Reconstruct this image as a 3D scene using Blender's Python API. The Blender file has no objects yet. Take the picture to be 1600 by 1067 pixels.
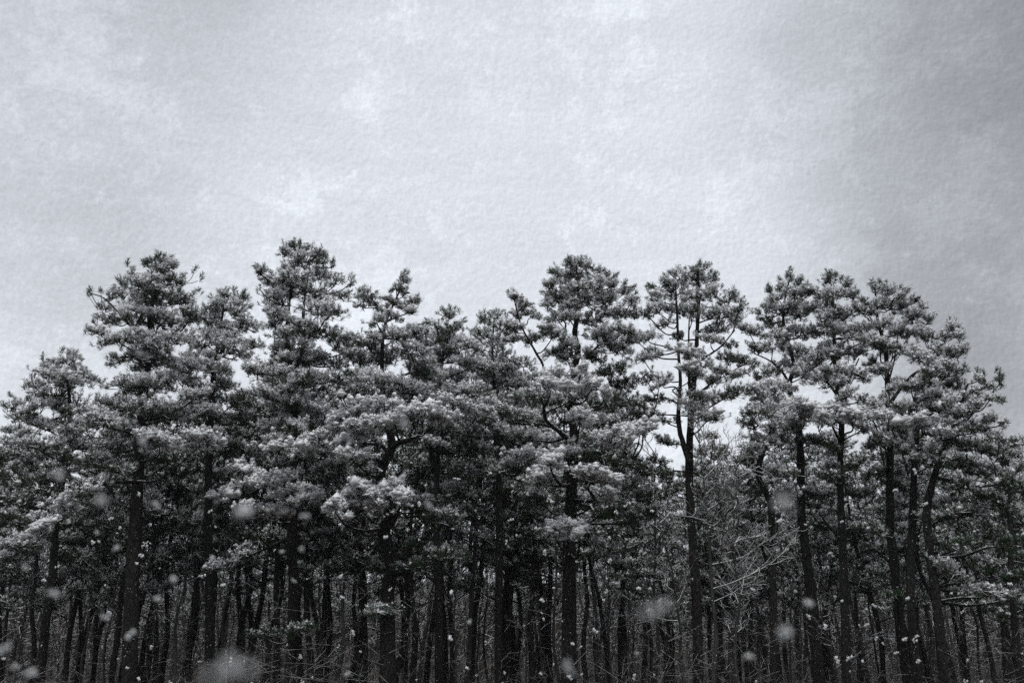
import bpy, math, random
import numpy as np

# ------------------------------------------------------------------ camera, sky, sun, exposure
SC = bpy.context.scene
COL = SC.collection
R = math.radians
PITCH = R(17.0)
EYE = np.array([0.0, 0.0, 1.6])
FPX = 1600 * 35.0 / 36.0          # focal length in pixels of the 1600 px wide frame

cd = bpy.data.cameras.new('camera')
cam = bpy.data.objects.new('camera', cd)
COL.objects.link(cam)
cam.location = EYE
cam.rotation_euler = (R(90) + PITCH, 0, 0)
cd.sensor_width = 36.0
cd.lens = 35.0
cd.clip_start = 0.05
cd.clip_end = 3000
cd.dof.use_dof = True
cd.dof.focus_distance = 24.5
cd.dof.aperture_fstop = 3.5
SC.camera = cam

SUN_EL, SUN_AZ = 62.0, 190.0      # a veiled sun, high over the clearing
OFF = (8.01, 14.62, 8.55)
SKY_POW, SKY_GAIN = 0.10, 7.8
W = bpy.data.worlds.new('World')
SC.world = W
W.use_nodes = True
nt = W.node_tree
nt.nodes.clear()
def N(tree, kind, **kw):
    n = tree.nodes.new(kind)
    for k, v in kw.items():
        setattr(n, k, v)
    return n
out = N(nt, 'ShaderNodeOutputWorld')
bg = N(nt, 'ShaderNodeBackground')
sky = N(nt, 'ShaderNodeTexSky', sky_type='NISHITA', sun_disc=False)
sky.sun_elevation = R(SUN_EL)
sky.sun_rotation = R(SUN_AZ)
sky.air_density = 1.0
sky.dust_density = 2.0
sky.ozone_density = 1.0
hs = N(nt, 'ShaderNodeHueSaturation')
hs.inputs['Saturation'].default_value = 0.06
nt.links.new(sky.outputs[0], hs.inputs['Color'])
tc = N(nt, 'ShaderNodeTexCoord')
def wnoise(scale, detail, rough, stretch=(1, 1, 1), off=(0, 0, 0), dist=0.0):
    mp = N(nt, 'ShaderNodeMapping')
    mp.inputs['Scale'].default_value = stretch
    mp.inputs['Location'].default_value = off
    nt.links.new(tc.outputs['Generated'], mp.inputs['Vector'])
    n = N(nt, 'ShaderNodeTexNoise')
    n.inputs['Scale'].default_value = scale
    n.inputs['Detail'].default_value = detail
    n.inputs['Roughness'].default_value = rough
    n.inputs['Distortion'].default_value = dist
    nt.links.new(mp.outputs[0], n.inputs['Vector'])
    return n.outputs['Fac']
def wramp(sock, a, b, va, vb, smooth=True):
    m = N(nt, 'ShaderNodeMapRange', interpolation_type='SMOOTHSTEP' if smooth else 'LINEAR')
    m.inputs[1].default_value = a; m.inputs[2].default_value = b
    m.inputs[3].default_value = va; m.inputs[4].default_value = vb
    nt.links.new(sock, m.inputs[0])
    return m.outputs[0]
def wmath(op, a, b):
    m = N(nt, 'ShaderNodeMath', operation=op)
    for i, s in enumerate((a, b)):
        if isinstance(s, (int, float)):
            m.inputs[i].default_value = s
        else:
            nt.links.new(s, m.inputs[i])
    return m.outputs[0]
broad = wramp(wnoise(1.25, 3, 0.45, off=OFF, dist=0.2), 0.34, 0.62, 0.47, 1.14)
patch = wramp(wnoise(8.0, 12, 0.80, off=(3.1, 0.4, 7.7), dist=0.15), 0.50, 0.58, 0.96, 1.07)
patch2 = wramp(wnoise(26.0, 12, 0.82, off=(1.1, 2.4, 3.7), dist=0.1), 0.55, 0.60, 0.985, 1.06)
streak = wramp(wnoise(9.0, 10, 0.72, stretch=(1, 1, 3.5), off=(0.3, 5, 1)), 0.3, 0.7, 0.96, 1.04)
g1 = wnoise(170.0, 6, 0.75)
g2 = wnoise(170.0, 6, 0.75, off=(0.0016, 0.0, -0.0020))
grain = wmath('ADD', wmath('MULTIPLY', wmath('SUBTRACT', g1, g2), 0.52), 1.0)
streak = wmath('MULTIPLY', streak, patch2)
mott = wmath('MULTIPLY', wmath('MULTIPLY', broad, patch), wmath('MULTIPLY', streak, grain))
# the overcast spreads the sun's glare: compress the clear-sky range
bw = N(nt, 'ShaderNodeRGBToBW')
nt.links.new(hs.outputs[0], bw.inputs[0])
veil = wmath('MULTIPLY', wmath('POWER', bw.outputs[0], SKY_POW - 1.0), SKY_GAIN)
vm = N(nt, 'ShaderNodeVectorMath', operation='SCALE')
nt.links.new(hs.outputs[0], vm.inputs[0])
nt.links.new(wmath('MULTIPLY', mott, veil), vm.inputs['Scale'])
cool = N(nt, 'ShaderNodeVectorMath', operation='MULTIPLY')
cool.inputs[1].default_value = (0.962, 1.0, 1.055)      # the flat blue-grey of a snow sky
nt.links.new(vm.outputs[0], cool.inputs[0])
nt.links.new(cool.outputs[0], bg.inputs['Color'])
bg.inputs['Strength'].default_value = 0.058
nt.links.new(bg.outputs[0], out.inputs['Surface'])

sl = bpy.data.lights.new('sun', 'SUN')
sl.energy = 1.35
sl.angle = R(18)
sl.color = (1.0, 0.985, 0.965)
sun = bpy.data.objects.new('sun', sl)
COL.objects.link(sun)
sun.rotation_euler = (-(R(90 - SUN_EL)), 0, -R(SUN_AZ))
sun.location = (0, 40, 40)

SC.view_settings.view_transform = 'Standard'
SC.view_settings.look = 'None'
SC.view_settings.gamma = 1.0
SC.view_settings.exposure = 0.5
SC.view_settings.use_curve_mapping = False
SC.render.engine = 'CYCLES'
SC.cycles.use_denoising = False
SC.cycles.max_bounces = 5
SC.cycles.diffuse_bounces = 2
SC.cycles.glossy_bounces = 1
SC.cycles.transmission_bounces = 1
SC.cycles.caustics_reflective = False
SC.cycles.caustics_refractive = False

# ------------------------------------------------------------------ pixel <-> world
CP, SP = math.cos(PITCH), math.sin(PITCH)
def at(px, py, Y):
    """point of the ray through pixel (px, py) of the 1600x1067 frame at world depth Y"""
    x = (px - 800.0) / FPX
    y = (533.5 - py) / FPX
    d = np.array([x, CP - y * SP, SP + y * CP])
    return EYE + d * (Y / d[1])
def ppm(py, Y):
    """metres per pixel there"""
    y = (533.5 - py) / FPX
    return Y / (CP - y * SP) / FPX

# ------------------------------------------------------------------ materials
def mat(name):
    m = bpy.data.materials.new(name)
    m.use_nodes = True
    t = m.node_tree
    b = t.nodes['Principled BSDF']
    b.inputs['Specular IOR Level'].default_value = 0.2
    return m, t, b
def mixc(t, fac, a, b):
    n = N(t, 'ShaderNodeMix', data_type='RGBA')
    if isinstance(fac, (int, float)):
        n.inputs[0].default_value = fac
    else:
        t.links.new(fac, n.inputs[0])
    for i, c in ((6, a), (7, b)):
        if isinstance(c, tuple):
            n.inputs[i].default_value = (*c, 1)
        else:
            t.links.new(c, n.inputs[i])
    return n.outputs[2]
def mrange(t, s, a, b, c=0.0, d=1.0):
    n = N(t, 'ShaderNodeMapRange', interpolation_type='SMOOTHSTEP')
    for i, v in enumerate((a, b, c, d)):
        n.inputs[i + 1].default_value = v
    t.links.new(s, n.inputs[0])
    return n.outputs[0]
def noise(t, scale, detail=4, rough=0.6, vec=None):
    n = N(t, 'ShaderNodeTexNoise')
    n.inputs['Scale'].default_value = scale
    n.inputs['Detail'].default_value = detail
    n.inputs['Roughness'].default_value = rough
    if vec is not None:
        t.links.new(vec, n.inputs['Vector'])
    return n.outputs['Fac']
SNOW = (0.85, 0.865, 0.88)

def needle_material(name, g1, g2):
    m, t, b = mat(name)
    a = N(t, 'ShaderNodeAttribute', attribute_name='snow')
    k = N(t, 'ShaderNodeAttribute', attribute_name='tint')
    green = mixc(t, k.outputs['Fac'], g1, g2)
    t.links.new(mixc(t, mrange(t, a.outputs['Fac'], 0.22, 0.80), green, SNOW), b.inputs['Base Color'])
    b.inputs['Roughness'].default_value = 0.75
    return m
M_NEEDLE = needle_material('pine_needles', (0.012, 0.033, 0.018), (0.036, 0.068, 0.026))

def bark_material(name, c1, c2, scale, snow_lo, snow_hi, plates=True):
    m, t, b = mat(name)
    tcn = N(t, 'ShaderNodeTexCoord')
    mp = N(t, 'ShaderNodeMapping')
    mp.inputs['Scale'].default_value = (1, 1, 0.28)
    t.links.new(tcn.outputs['Object'], mp.inputs['Vector'])
    n1 = noise(t, scale, 6, 0.7, mp.outputs[0])
    base = mixc(t, mrange(t, n1, 0.3, 0.7), c1, c2)
    h = n1
    if plates:
        v = N(t, 'ShaderNodeTexVoronoi', feature='DISTANCE_TO_EDGE')
        v.inputs['Scale'].default_value = scale * 1.3
        t.links.new(mp.outputs[0], v.inputs['Vector'])
        crack = mrange(t, v.outputs[0], 0.0, 0.12)
        base = mixc(t, crack, (c1[0] * .45, c1[1] * .45, c1[2] * .45), base)
        mm = N(t, 'ShaderNodeMath', operation='ADD')
        t.links.new(crack, mm.inputs[0]); t.links.new(n1, mm.inputs[1])
        h = mm.outputs[0]
    bp = N(t, 'ShaderNodeBump')
    bp.inputs['Strength'].default_value = 0.7
    bp.inputs['Distance'].default_value = 0.03
    t.links.new(h, bp.inputs['Height'])
    t.links.new(bp.outputs[0], b.inputs['Normal'])
    geo = N(t, 'ShaderNodeNewGeometry')
    sx = N(t, 'ShaderNodeSeparateXYZ')
    t.links.new(geo.outputs['Normal'], sx.inputs[0])
    ad = N(t, 'ShaderNodeMath', operation='MULTIPLY_ADD')
    t.links.new(noise(t, 9, 4, 0.6, tcn.outputs['Object']), ad.inputs[0])
    ad.inputs[1].default_value = 0.9
    t.links.new(sx.outputs['Z'], ad.inputs[2])
    lying = mrange(t, ad.outputs[0], snow_lo, snow_hi)
    # flecks of driven snow caught in the bark
    fl = mrange(t, noise(t, 26, 2, 0.5, tcn.outputs['Object']), 0.70, 0.74)
    mx = N(t, 'ShaderNodeMath', operation='MAXIMUM')
    t.links.new(lying, mx.inputs[0]); t.links.new(fl, mx.inputs[1])
    t.links.new(mixc(t, mx.outputs[0], base, SNOW), b.inputs['Base Color'])
    b.inputs['Roughness'].default_value = 0.9
    return m
M_BARK = bark_material('pine_bark', (0.010, 0.0092, 0.0086), (0.027, 0.0248, 0.0232), 14, 1.22, 1.50)
M_TWIG = bark_material('twig_bark', (0.035, 0.031, 0.028), (0.075, 0.068, 0.062), 30, 0.85, 1.15, False)
M_GREY = bark_material('bare_tree_bark', (0.026, 0.0245, 0.023), (0.054, 0.052, 0.050), 22, 0.95, 1.25, False)
M_BRUSH = bark_material('brush_stems', (0.022, 0.020, 0.0185), (0.050, 0.045, 0.041), 12, 0.95, 1.30, False)
M_FROST = bark_material('frosted_twigs', (0.070, 0.066, 0.062), (0.130, 0.125, 0.120), 22, 0.75, 1.20, False)

def snow_material(name, scale, c1, c2, thru):
    # loose snow scatters light right through itself
    m, t, b = mat(name)
    tcn = N(t, 'ShaderNodeTexCoord')
    c = mixc(t, noise(t, scale, 4, 0.6, tcn.outputs['Object']), c1, c2)
    t.links.new(c, b.inputs['Base Color'])
    b.inputs['Roughness'].default_value = 0.8
    tr = N(t, 'ShaderNodeBsdfTranslucent')
    t.links.new(c, tr.inputs['Color'])
    mx = N(t, 'ShaderNodeMixShader')
    mx.inputs[0].default_value = thru
    t.links.new(b.outputs[0], mx.inputs[1]); t.links.new(tr.outputs[0], mx.inputs[2])
    t.links.new(mx.outputs[0], t.nodes['Material Output'].inputs['Surface'])
    return m
M_SNOW = snow_material('settled_snow', 30, (0.83, 0.85, 0.87), (0.91, 0.915, 0.92), 0.22)
M_FLAKE = snow_material('flake_snow', 300, (0.88, 0.895, 0.91), (0.93, 0.935, 0.94), 0.5)
m, t, b = mat('forest_floor')
tcn = N(t, 'ShaderNodeTexCoord')
lit = mixc(t, noise(t, 3.0, 8, 0.7, tcn.outputs['Object']), (0.030, 0.025, 0.021), (0.075, 0.062, 0.052))
sp = N(t, 'ShaderNodeSeparateXYZ')
t.links.new(tcn.outputs['Object'], sp.inputs[0])
ma = N(t, 'ShaderNodeMath', operation='ADD')
t.links.new(noise(t, 0.9, 8, 0.72, tcn.outputs['Object']), ma.inputs[0])
t.links.new(mrange(t, sp.outputs['Y'], 15.0, 24.0, 0.04, 0.0), ma.inputs[1])   # slightly more snow before the grove, unseen, added to bounce light up
t.links.new(mixc(t, mrange(t, ma.outputs[0], 0.60, 0.74), lit, SNOW), b.inputs['Base Color'])
b.inputs['Roughness'].default_value = 0.9
bp = N(t, 'ShaderNodeBump'); bp.inputs['Strength'].default_value = 0.8; bp.inputs['Distance'].default_value = 0.06
t.links.new(noise(t, 7, 8, 0.7, tcn.outputs['Object']), bp.inputs['Height'])
t.links.new(bp.outputs[0], b.inputs['Normal'])
M_FLOOR = m
m, t, b = mat('dead_leaves')
a = N(t, 'ShaderNodeAttribute', attribute_name='snow')
t.links.new(mixc(t, a.outputs['Fac'], (0.10, 0.05, 0.028), SNOW), b.inputs['Base Color'])
M_LEAF = m

# ------------------------------------------------------------------ mesh building
class MB:
    def __init__(s):
        s.v = []; s.f = []; s.mi = []; s.sn = []; s.ti = []; s.n = 0
    def add(s, V, F, mi=0, snow=None, tint=None):
        V = np.asarray(V, float).reshape(-1, 3)
        F = np.asarray(F, int).reshape(-1, 3)
        s.v.append(V); s.f.append(F + s.n); s.n += len(V)
        s.mi.append(np.full(len(F), mi, np.int32))
        s.sn.append(np.zeros(len(V)) if snow is None else np.asarray(snow, float).ravel())
        s.ti.append(np.zeros(len(V)) if tint is None else np.asarray(tint, float).ravel())
    def mesh(s, name, mats, origin=(0, 0, 0), smooth=True, attrs=False):
        V = np.concatenate(s.v) - np.asarray(origin, float)
        F = np.concatenate(s.f)
        me = bpy.data.meshes.new(name)
        me.vertices.add(len(V)); me.loops.add(F.size); me.polygons.add(len(F))
        me.vertices.foreach_set('co', V.astype(np.float32).ravel())
        me.loops.foreach_set('vertex_index', F.astype(np.int32).ravel())
        me.polygons.foreach_set('loop_start', np.arange(0, F.size, 3, dtype=np.int32))
        for m_ in mats:
            me.materials.append(m_)
        me.polygons.foreach_set('material_index', np.concatenate(s.mi))
        me.polygons.foreach_set('use_smooth', np.full(len(F), smooth))
        if attrs:
            for nm, dat in (('snow', s.sn), ('tint', s.ti)):
                at_ = me.attributes.new(nm, 'FLOAT', 'POINT')
                at_.data.foreach_set('value', np.concatenate(dat).astype(np.float32))
        me.update(calc_edges=True)
        return me
def link(name, me, parent=None, **props):
    o = bpy.data.objects.new(name, me)
    COL.objects.link(o)
    o.parent = parent
    for k, v in props.items():
        o[k] = v
    return o
def empty(name, loc, label, category, group=None):
    o = bpy.data.objects.new(name, None)
    o.empty_display_size = 0.3
    COL.objects.link(o)
    o.location = loc
    o['label'] = label; o['category'] = category
    if group:
        o['group'] = group
    return o
def norm(a):
    return a / np.maximum(np.linalg.norm(a, axis=-1, keepdims=True), 1e-9)
def catmull(P, per=5):
    """smooth polyline through rows of P (any number of columns)"""
    P = np.asarray(P, float)
    if len(P) < 3:
        t_ = np.linspace(0, 1, per + 1)[:, None]
        return P[0] * (1 - t_) + P[-1] * t_
    Q = np.vstack([2 * P[0] - P[1], P, 2 * P[-1] - P[-2]])
    res = []
    for i in range(1, len(Q) - 2):
        for k in range(per):
            u = k / per
            a, b_, c, d = Q[i - 1], Q[i], Q[i + 1], Q[i + 2]
            res.append(0.5 * (2 * b_ + (c - a) * u + (2 * a - 5 * b_ + 4 * c - d) * u * u + (3 * b_ - a - 3 * c + d) * u ** 3))
    res.append(P[-1])
    return np.array(res)
def tube(mb, P, rad, sides=6, mi=0, rough=0.0, rng=None, cap=True):
    P = np.asarray(P, float); n = len(P)
    rad = np.broadcast_to(np.asarray(rad, float), (n,))
    T = norm(np.gradient(P, axis=0))
    ref = np.array([0.0, 1.0, 0.0]) if abs(T[:, 1]).mean() < 0.8 else np.array([1.0, 0, 0])
    U = norm(np.cross(T, ref)); Vv = np.cross(T, U)
    a = np.arange(sides) * 2 * math.pi / sides
    rr = rad[:, None] * np.ones((n, sides))
    if rough and rng is not None:
        rr = rr * (1 + rough * (rng.random((n, sides)) - 0.5) * 2)
    V = P[:, None, :] + rr[..., None] * (np.cos(a)[None, :, None] * U[:, None, :] + np.sin(a)[None, :, None] * Vv[:, None, :])
    V = V.reshape(-1, 3)
    i = np.arange(n - 1)[:, None] * sides; j = np.arange(sides)[None, :]; j2 = (j + 1) % sides
    A, B, C, D = i + j, i + j2, i + sides + j2, i + sides + j
    F = np.concatenate([np.stack([A, B, C], -1).reshape(-1, 3), np.stack([A, C, D], -1).reshape(-1, 3)])
    if cap:
        V = np.vstack([V, P[-1] + T[-1] * rad[-1]])
        k = (n - 1) * sides; jj = np.arange(sides)
        F = np.vstack([F, np.stack([k + jj, k + (jj + 1) % sides, np.full(sides, n * sides)], -1)])
    mb.add(V, F, mi)
def sticks(mb, A, B, ra, rb, mi=0, sides=3):
    """many straight tapered twigs at once"""
    A = np.asarray(A, float); B = np.asarray(B, float); n = len(A)
    if n == 0:
        return
    ra = np.broadcast_to(ra, (n,)); rb = np.broadcast_to(rb, (n,))
    T = norm(B - A)
    ref = np.where(np.abs(T[:, 2:3]) > 0.9, np.array([[1.0, 0, 0]]), np.array([[0, 0, 1.0]]))
    U = norm(np.cross(T, ref)); Vv = np.cross(T, U)
    a = np.arange(sides) * 2 * math.pi / sides
    ring = np.cos(a)[None, :, None] * U[:, None] + np.sin(a)[None, :, None] * Vv[:, None]
    V = np.concatenate([A[:, None] + ring * ra[:, None, None], B[:, None] + ring * rb[:, None, None]], 1)
    o = np.arange(n)[:, None] * (2 * sides)
    F = []
    for j in range(sides):
        j2 = (j + 1) % sides
        F.append(np.stack([o[:, 0] + j, o[:, 0] + j2, o[:, 0] + sides + j2], -1))
        F.append(np.stack([o[:, 0] + j, o[:, 0] + sides + j2, o[:, 0] + sides + j], -1))
    mb.add(V.reshape(-1, 3), np.concatenate(F), mi)

WIND = np.array([0.10, -0.62, 0.78])
def tufts(mb, P, D, L, snow, nn, rng, wid=0.0056, mi=0):
    """brush-shaped shoots: needles along the last part of each twig"""
    n = len(P)
    if n == 0:
        return
    L = np.broadcast_to(L, (n,)); snow = np.broadcast_to(snow, (n,))
    ref = norm(rng.normal(size=(n, 3)))
    U = norm(np.cross(D, ref)); V = np.cross(D, U)
    t_ = rng.random((n, nn))
    phi = rng.random((n, nn)) * 2 * math.pi
    th = np.radians(70 - 52 * t_ + rng.normal(size=(n, nn)) * 9)
    dr = np.cos(th)[..., None] * D[:, None] + np.sin(th)[..., None] * (np.cos(phi)[..., None] * U[:, None] + np.sin(phi)[..., None] * V[:, None])
    base = P[:, None] + D[:, None] * (L[:, None] * 0.62 * t_)[..., None]
    ln = L[:, None] * (0.44 + 0.20 * rng.random((n, nn)))
    tip = base + dr * ln[..., None]
    side = norm(np.cross(dr, norm(rng.normal(size=(n, nn, 3)))))
    w = wid * (0.75 + 0.6 * rng.random((n, nn)))
    flip = rng.random((n, nn)) < 0.45
    wb = np.where(flip, 0.15, 1.0) * w; wt = np.where(flip, 1.0, 0.12) * w
    V4 = np.stack([base - side * wb[..., None], base + side * wb[..., None], tip + side * wt[..., None], tip - side * wt[..., None]], 2)
    face = (dr @ WIND)
    s0 = snow[:, None] * 1.30 - 0.62 + 0.52 * face + rng.normal(size=(n, nn)) * 0.18
    sb = np.clip(s0 - 0.05, 0, 1); st = np.clip(s0 + 0.40, 0, 1)
    S = np.stack([sb, sb, st, st], -1)
    ti = np.repeat(np.clip(rng.random((n, 1)) * 0.7 + rng.random((n, nn)) * 0.3, 0, 1)[..., None], 4, -1)
    o = np.arange(n * nn) * 4
    # the wide end decides which single triangle carries the needle
    f1 = np.where(flip.ravel()[:, None], np.stack([o, o + 2, o + 3], -1), np.stack([o, o + 1, o + 2], -1))
    mb.add(V4.reshape(-1, 3), f1, mi, S.ravel(), ti.ravel())
OCT_F = np.array([[0, 2, 4], [2, 1, 4], [1, 3, 4], [3, 0, 4], [2, 0, 5], [1, 2, 5], [3, 1, 5], [0, 3, 5]])
def lumps(mb, C, r, rng):
    """small irregular cushions of settled snow"""
    n = len(C)
    if n == 0:
        return
    base = np.array([[1, 0, 0], [-1, 0, 0], [0, 1, 0], [0, -1, 0], [0, 0, 0.75], [0, 0, -0.55]], float)
    V = base[None] * (0.6 + 0.8 * rng.random((n, 6, 1))) + rng.normal(size=(n, 6, 3)) * 0.16
    a = rng.random(n) * 6.28
    c, s = np.cos(a)[:, None], np.sin(a)[:, None]
    V = np.stack([V[..., 0] * c - V[..., 1] * s, V[..., 0] * s + V[..., 1] * c, V[..., 2]], -1)
    V = C[:, None] + V * np.broadcast_to(r, (n,))[:, None, None]
    F = (OCT_F[None] + (np.arange(n) * 6)[:, None, None]).reshape(-1, 3)
    mb.add(V.reshape(-1, 3), F)

def fill_pad(mb, sb, root, C, rad, count, snow, rng, L=0.16, nn=33, flat=1.0, wid=0.0054, tw=1.0):
    """a bough: twigs fan out from root through an uneven ellipsoid, each ending in a needle shoot"""
    rad = np.asarray(rad, float)
    d = norm(rng.normal(size=(count, 3)))
    low = d[:, 2] < -0.1
    d[low & (rng.random(count) < 0.62), 2] *= -1
    u = rng.random(count)
    rr = 1 - 0.62 * u ** 1.7
    ragged = (rng.random(count) < 0.17) & (d[:, 2] > -0.2)
    rr[ragged] = 1.0 + 0.38 * rng.random(ragged.sum())
    lump = 1 + 0.16 * np.sin(d[:, 0] * 5.1 + C[0] * 3) * np.cos(d[:, 2] * 4.3 + C[2] * 5) + 0.10 * np.sin(d[:, 1] * 9 + C[1])
    P = C + d * rad * (rr * lump)[:, None]
    slope = rng.normal() * 0.22
    P[:, 2] += slope * (P[:, 0] - C[0]) + 0.15 * rng.normal() * (P[:, 1] - C[1])
    # clumps and holes
    ph = C * 7.0
    hole = np.sin(P[:, 0] * 13 + ph[1]) * np.sin(P[:, 1] * 11 + ph[2]) + np.sin(P[:, 2] * 17 + P[:, 0] * 5 + ph[0])
    keep = hole > -0.62
    d, rr, P = d[keep], rr[keep], P[keep]; count = len(P)
    if count == 0:
        return
    outw = norm(d / rad)
    D = norm(0.62 * outw + np.array([0, 0, 0.55]) + rng.normal(size=(count, 3)) * 0.28)
    Lr = L * (0.72 + 0.5 * rng.random(count))
    P0 = P - D * Lr[:, None] * 0.55
    sn = snow + 0.34 * (d[:, 2] * rr) - 0.10 * (1 - rr) * 2 + rng.normal(size=count) * 0.22
    tufts(mb, P0, D, Lr, sn, nn, rng, wid)
    # twigs
    k = max(2, count // 9)
    kd = norm(rng.normal(size=(k, 3))); kd[:, 2] = np.abs(kd[:, 2]) * 0.4 - 0.15
    K = C + kd * rad * (0.25 + 0.4 * rng.random((k, 1))) - np.array([0, 0, rad[2] * 0.15])
    mid = (root + K) / 2 + rng.normal(size=(k, 3)) * 0.04 - np.array([0, 0, 0.03])
    sticks(mb, np.repeat(root[None], k, 0), mid, 0.013 * tw, 0.010 * tw, 1, 4)
    sticks(mb, mid, K, 0.010 * tw, 0.008 * tw, 1, 4)
    dist = ((P0[:, None] - K[None]) ** 2).sum(-1)
    ki = dist.argmin(1)
    sticks(mb, K[ki], P0, 0.0075 * tw, 0.0055 * tw, 1)
    sticks(mb, P0, P0 + D * Lr[:, None] * 0.6, 0.006 * tw, 0.004 * tw, 1)
    # settled snow on the upper shoots
    pick = (rng.random(count) < np.clip(snow * 1.15 - 0.08 + 0.30 * d[:, 2], 0, 0.97)) & (d[:, 2] > -0.45)
    C2 = P0[pick] + D[pick] * Lr[pick][:, None] * 0.38 + np.array([0, -0.030, 0.036])
    lumps(sb, C2, Lr[pick] * (0.15 + 0.12 * (snow > 0.9) + 0.20 * rng.random(pick.sum())), rng)
    C3 = C2 + rng.normal(size=C2.shape) * 0.035 + np.array([0, -0.01, 0])
    half = rng.random(len(C3)) < (0.95 if snow > 0.9 else 0.6)
    # snow bridging neighbouring shoots into cushions
    cush = (rng.random(count) < (0.50 if snow > 0.9 else 0.06)) & (d[:, 2] > 0.0)
    C4 = P[cush] - D[cush] * 0.05 + np.array([0, -0.02, 0.0])
    lumps(sb, C4, 0.055 + (0.085 if snow > 0.9 else 0.05) * rng.random(cush.sum()), rng)
    lumps(sb, C3[half], Lr[pick][half] * (0.13 + 0.15 * rng.random(half.sum())), rng)

# ------------------------------------------------------------------ ground
def ground_z(x, y):
    x = np.asarray(x, float); y = np.asarray(y, float)
    far = np.clip((y - 50) / 60, 0, 1)
    return (0.10 * np.sin(x * 0.31 + 1.0) * np.cos(y * 0.27) + 0.06 * np.sin(x * 0.9 + y * 0.7)) * np.clip(y / 14, 0, 1) + 8.0 * far * far * (3 - 2 * far)
xs = np.concatenate([np.linspace(-900, -80, 12), np.linspace(-76, 76, 96), np.linspace(80, 900, 12)])
ys = np.concatenate([np.linspace(-900, -30, 12), np.linspace(-28, 130, 100), np.linspace(140, 1200, 14)])
X, Yg = np.meshgrid(xs, ys)
Z = ground_z(X, Yg)
nx = len(xs)
ii = (np.arange(len(ys) - 1)[:, None] * nx + np.arange(nx - 1)[None]).ravel()
mb = MB()
mb.add(np.stack([X, Yg, Z], -1).reshape(-1, 3), np.concatenate([np.stack([ii, ii + 1, ii + nx + 1], -1), np.stack([ii, ii + nx + 1, ii + nx], -1)]))
link('ground', mb.mesh('ground', [M_FLOOR]), kind='structure', label='leaf-strewn forest floor with patches of thin snow')

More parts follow.
